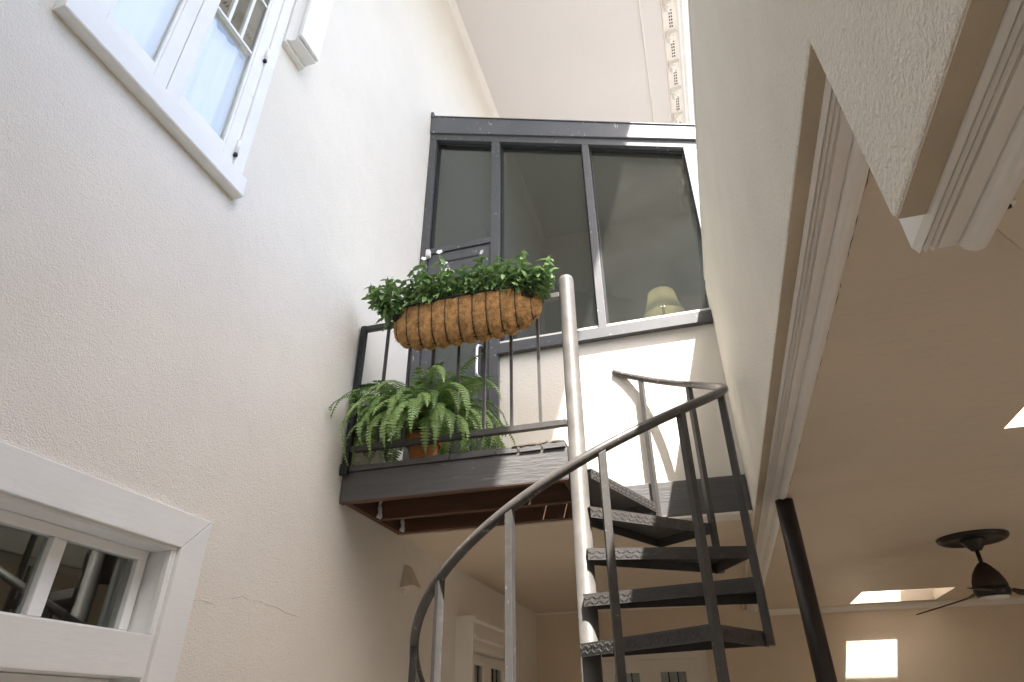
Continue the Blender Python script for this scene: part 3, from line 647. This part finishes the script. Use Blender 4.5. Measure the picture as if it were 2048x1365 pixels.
for i in range(NX+1):
    x = BXC-BH+2*BH*i/NX
    dmin = min(abs(x-q) for q in wx); bul = .15*min(1, dmin/.036)**.55-.055
    for j in range(NT+1):
        t = j/NT; p = sect(x, t, bul*math.sin(math.pi*min(1, max(0, t*1.0+.06)))+rn.uniform(-.012, .012))
        if j == 0: p.z += .004+.008*math.sin(x*47)+rn.uniform(0, .006)
        vs.append(p)
b.add(vs, [(i*(NT+1)+j, (i+1)*(NT+1)+j, (i+1)*(NT+1)+j+1, i*(NT+1)+j+1) for i in range(NX) for j in range(NT)], True)
b.build('coir_liner', M_coir, tb, recalc=False)
fb = MB()
for i in range(1500):
    x = BXC+rn.uniform(-1, 1)*BH*.985; t = rn.uniform(0.0, .62); p = sect(x, t, .055+rn.uniform(-.02, .015))
    if x > BXC+BH*.62 and rn.random() < .5: t = rn.uniform(.02, .35); p = sect(x, t, .06)
    d = Vector((rn.uniform(-1, 1), rn.uniform(-.5, .1), rn.uniform(-1, 1))).normalized()*rn.uniform(.008, .022); out = Vector((0, -.004, -.002))
    w_ = d.cross(Vector((0, 1, 0))).normalized()*.0007
    mid = p+d*.5+out*rn.uniform(.3, 1.4); e = p+d
    fb.add([p-w_, p+w_, mid-w_, mid+w_, e], [(0, 1, 3, 2), (2, 3, 4)])
for q in range(7):     # curled strands at the sunny end
    c0 = sect(BXC+BH*(.80+.02*q), .10+.03*q, .09); pts = [c0+Vector((.018*math.cos(s*.7+q), -.004, .018*math.sin(s*.7+q)-.002*s)) for s in range(9)]
    fb.tube(pts, .0008, 4)
fb.build('loose_fibre', M_fibre, tb, kind='stuff', recalc=False)
for x in wx: MB().tube([sect(x, j/20, .012) for j in range(21)], .0028, 6).build('wire', M_blackiron, tb)
MB().tube([sect(BXC-BH*.985+BH*1.97*i/40, 0, .02)+Vector((0, -.002, .012)) for i in range(41)], .0055, 6).build('rim_wire', M_blackiron, tb)
MB().tube([sect(BXC-BH*.985+BH*1.97*i/40, 1, .0)+Vector((0, .002, .012)) for i in range(41)], .005, 6).build('rim_wire', M_blackiron, tb)
MB().tube([sect(BXC-BH*.99+BH*1.98*i/40, .42, .03) for i in range(41)], .0028, 6).build('rim_wire', M_blackiron, tb)
MB().prism([(BXC-BH*.93, BYF+.03), (BXC+BH*.93, BYF+.03), (BXC+BH*.93, BYB-.01), (BXC-BH*.93, BYB-.01)], 'z', BZT-.05, BZT-.02).build('soil', M_soil, tb)
for x in (BXC-.3, BXC+.3): MB().tube([(x, BYB, BZT+.01), (x, BYB+.01, 3.872), (x, YR+.026, 3.872), (x, YR+.026, 3.84)], .004, 6).build('hanging_hook', M_blackiron, tb)

# bedding plant filling the trough
bp = thing('bedding_plant', 'leafy green bedding plant with small white flowers filling the trough basket', 'plant')
def leaf_mesh(v):
    """pointed oval leaf along +Y, unit length, folded on the midrib and arched"""
    rn_ = random.Random(v); n = 5; wd = .23+.05*v/3; vs = []
    for i in range(n+1):
        s = i/n; hw = wd*math.sin(math.pi*min(1, s*.92+.04))**.8*(1-.25*s); z = -.28*s*s+.03*math.sin(s*6+v); vs += [(-hw, s, z+hw*.35), (0, s, z), (hw, s, z+hw*.35)]
    fs = []
    for i in range(n):
        o = i*3; fs += [(o, o+1, o+4, o+3), (o+1, o+2, o+5, o+4)]
    return vs, fs
LV = [leaf_mesh(v) for v in range(4)]; LM = []
for vs, fs in LV:
    me = MB().add(vs, fs, True).mesh('leaf', M_leaf); LM.append(me)
stuff = MB(); stm = MB(); nleaf = 0; rn = random.Random(21); leaves = []
tips = []
def frame(d, roll):
    y = d.normalized(); x = y.cross(Vector((0, 0, 1)))
    x = x.normalized() if x.length > 1e-3 else Vector((1, 0, 0)); z = x.cross(y)
    c, s = math.cos(roll), math.sin(roll); return x*c+z*s, y, z*c-x*s
for i in range(124):
    u = (i+.5)/124; x = BXC+BH*(-1+2*((i*0.61803) % 1.0))*.97; e = (x-BXC)/BH
    y = rn.uniform(BYF+.01, BYB-.03); base = Vector((x, y, BZT-.03))
    lean = Vector((e*abs(e)**1.5*.9+rn.uniform(-.25, .25), (y-(BYF+BYB)/2)*2.4+rn.uniform(-.25, .1), 0))
    hgt = rn.uniform(.17, .335)*(1-.34*abs(e)**4)*(1.12 if e < -.2 else 1)
    if e < -.7: lean.x -= .45
    top = base+Vector((lean.x*.14, lean.y*.14, hgt)); mid = (base+top)/2+Vector((lean.x*.01, lean.y*.01, .02))
    stm.tube([base, mid, top], [.0032, .0028, .0015], 5); tips.append(top)
    for q in range(15):
        s = .18+.82*(q+rn.random())/15; p = base.lerp(top, s); az = q*2.4+rn.uniform(-.4, .4)
        el = rn.uniform(-.95, .05)+.9*max(0, s-.8)*4*.35
        d = Vector((math.cos(az)*math.cos(el), math.sin(az)*math.cos(el), math.sin(el)))
        leaves.append((p, d, rn.uniform(-.5, .5), rn.uniform(.05, .085)*(1-.35*max(0, s-.85)/.15*.6), rn.randrange(4)))
for i in range(60):       # trailing leaves over the front and left end
    x = BXC+BH*rn.uniform(-1.06, .98); y = BYF+rn.uniform(-.02, .05); p = Vector((x, y, BZT+rn.uniform(.01, .10)))
    if x < BXC-BH*.85: p = Vector((x-rn.uniform(0, .09), y+rn.uniform(0, .12), BZT+rn.uniform(-.05, .10)))
    d = Vector((rn.uniform(-.6, .6)+(-.6 if x < BXC-BH*.85 else 0), -.7, rn.uniform(-.9, -.1))); leaves.append((p, d, rn.uniform(-.4, .4), rn.uniform(.045, .07), rn.randrange(4)))
leaves.sort(key=lambda L: L[0].y+.15*L[0].z)
for idx, (p, d, ro, ln, v) in enumerate(leaves):
    X, Y, Z = frame(d, ro)
    if idx < 290:
        o = bpy.data.objects.new('leaf', LM[v]); mw = Matrix((X*ln, Y*ln, Z*ln)).transposed().to_4x4(); mw.translation = p
        o.matrix_world = mw; o.parent = bp; C.objects.link(o)
    else:
        vs, fs = LV[v]; stuff.add([p+(X*a+Y*b_+Z*c)*ln for a, b_, c in vs], fs, True)
stuff.build('foliage', M_leaf, bp, recalc=False, kind='stuff'); stm.build('stems', M_stem, bp, recalc=False, kind='stuff')
fm = MB()
for k in range(5):
    a = 2*math.pi*k/5; ca, sa = math.cos(a), math.sin(a); pr = [(0, .08), (.35, .25), (.38, .75), (0, 1.0), (-.38, .75), (-.35, .25)]
    fm.add([(x*ca-y*sa, x*sa+y*ca, .1*y) for x, y in pr], [(0, 1, 2, 3, 4, 5)])
fme = fm.mesh('flower', M_petal)
fl_t = sorted(tips, key=lambda t: -t.z-.3*t.y)[:34]
fst = MB()
for t_ in rn.sample(fl_t, 12):
    o = bpy.data.objects.new('flower', fme); d = Vector((rn.uniform(-.5, .5), -.9, rn.uniform(-.1, .6))).normalized(); k = rn.uniform(.017, .024)
    X = d.cross(Vector((0, 0, 1))).normalized(); Y = d.cross(X); hd = t_+Vector((rn.uniform(-.01, .01), -.024, rn.uniform(-.012, .006)))
    mw = Matrix((X*k, Y*k, d*k)).transposed().to_4x4(); mw.translation = hd; o.matrix_world = mw; o.parent = bp; C.objects.link(o)
    fst.tube([t_, (t_+hd)/2+Vector((0, -.002, .004)), hd], .0013, 5)
fst.build('flower_stalks', M_stem, bp, recalc=False, kind='stuff')

# ------------------------------------------------------------------ terracotta pot with fern
FP = Vector((-1.575, 3.40, 0))
tp = thing('terracotta_pot', 'orange terracotta pot standing on the timber landing under the fern', 'pot')
z = ZD+.004
MB().lathe([(.001, z+.012), (.072, z+.012), (.074, z+.02), (.096, z+.17), (.09, z+.175), (.07, z+.16), (.001, z+.158)], FP, 36).build('body', M_terra, tp)
MB().lathe([(.096, z+.155), (.112, z+.155), (.116, z+.165), (.118, z+.21), (.110, z+.215), (.098, z+.205), (.096, z+.155)], FP, 36).build('rim', M_terra, tp)
MB().lathe([(.001, z), (.085, z), (.097, z+.028), (.091, z+.03), (.078, z+.011), (.001, z+.011)], FP, 36).build('saucer', M_terra, tp)
MB().lathe([(.001, z+.176), (.097, z+.176), (.097, z+.196), (.001, z+.20)], FP, 20).build('soil', M_soil, tp)
fe = thing('potted_fern', 'arching sword fern with drooping fronds behind the landing railing', 'fern')
rn = random.Random(5)
def frond(az, el, L, droop, seedn):
    r_ = random.Random(seedn); base = Vector((FP.x+.05*math.cos(az), FP.y+.05*math.sin(az), z+.20)); N_ = 30
    pts = [base]; e = el; h = Vector((math.cos(az), math.sin(az), 0)); tw = r_.uniform(-.35, .35); p = base
    for i in range(N_):
        s = i/N_; e2_ = e-droop*(s**1.25); hh = Matrix.Rotation(tw*s, 3, 'Z') @ h
        p = p+(hh*math.cos(e2_)+Vector((0, 0, math.sin(e2_))))*(L/N_)
        if p.x < XL+.03: p.x = XL+.03+r_.uniform(0, .02)
        if p.y > YG-.09: p.y = YG-.09
        if seedn % 3 == 1 and p.y < 3.235: p.y = 3.235-.02*r_.random()
        if p.z < ZD+.02 and p.y > 3.19: p.z = ZD+.02
        pts.append(p.copy())
    b = MB(); b.tube(pts[::3]+[pts[-1]], [.0022]*len(pts[::3])+[.0008], 4)
    roll = r_.uniform(-.5, .5)
    NP = int(34*L/.6)
    for i in range(3, NP+1):
        s = i/NP; k = s*N_; a0 = min(int(k), N_-1); q = pts[a0].lerp(pts[a0+1], k-a0); t = (pts[a0+1]-pts[a0]).normalized()
        sd = t.cross(Vector((0, 0, 1)))
        sd = sd.normalized() if sd.length > .15 else Vector((-math.sin(az), math.cos(az), 0))
        nr = sd.cross(t).normalized(); ln = .068*min(1, (s*4.5)**.7)*(1-s**2.6)**.85*(.75+.4*L)*r_.uniform(.85, 1.1)
        if ln < .004: continue
        for sg in (-1, 1):
            dd = (sd*sg*math.cos(roll*sg*.3)+t*.22+nr*(-.22+roll*sg*.35)+Vector((0, 0, r_.uniform(-.08, .08)))).normalized(); wv = (t-dd*t.dot(dd)).normalized()*.0070
            b.add([q-wv*.8, q+wv, q+dd*ln*.5-wv*.85+nr*.001, q+dd*ln*.5+wv*.85+nr*.001, q+dd*ln-nr*.005], [(0, 1, 3, 2), (2, 3, 4)])
    b.build('frond', M_fern, fe, recalc=False)
for i in range(84):
    az = i*2.39996; ring = (i % 3)
    el = (1.42, 1.18, .95)[ring]+rn.uniform(-.16, .16); L = (.64, .78, .70)[ring]*rn.uniform(.82, 1.12); dr_ = (1.7, 3.0, 2.7)[ring]+rn.uniform(-.4, .4)
    frond(az, el, L, dr_, 100+i)
for i in range(44):       # the side that faces the courtyard
    frond(4.712+rn.uniform(-1.25, 1.25), rn.uniform(.55, 1.35), rn.uniform(.46, .74), rn.uniform(2.0, 3.4), 700+i)
for (az, el, L, dr_) in ((3.75, .95, .62, 1.15), (3.45, .9, .60, 1.3), (4.1, .62, .6, 1.2), (1.2, 1.35, .62, 1.0), (2.2, 1.4, .62, .9), (-.1, 1.05, .60, 1.1), (-.5, .95, .58, 1.2), (4.7, .8, .62, 2.2), (5.1, .9, .64, 2.3)):
    frond(az, el, L, dr_, int(az*100))
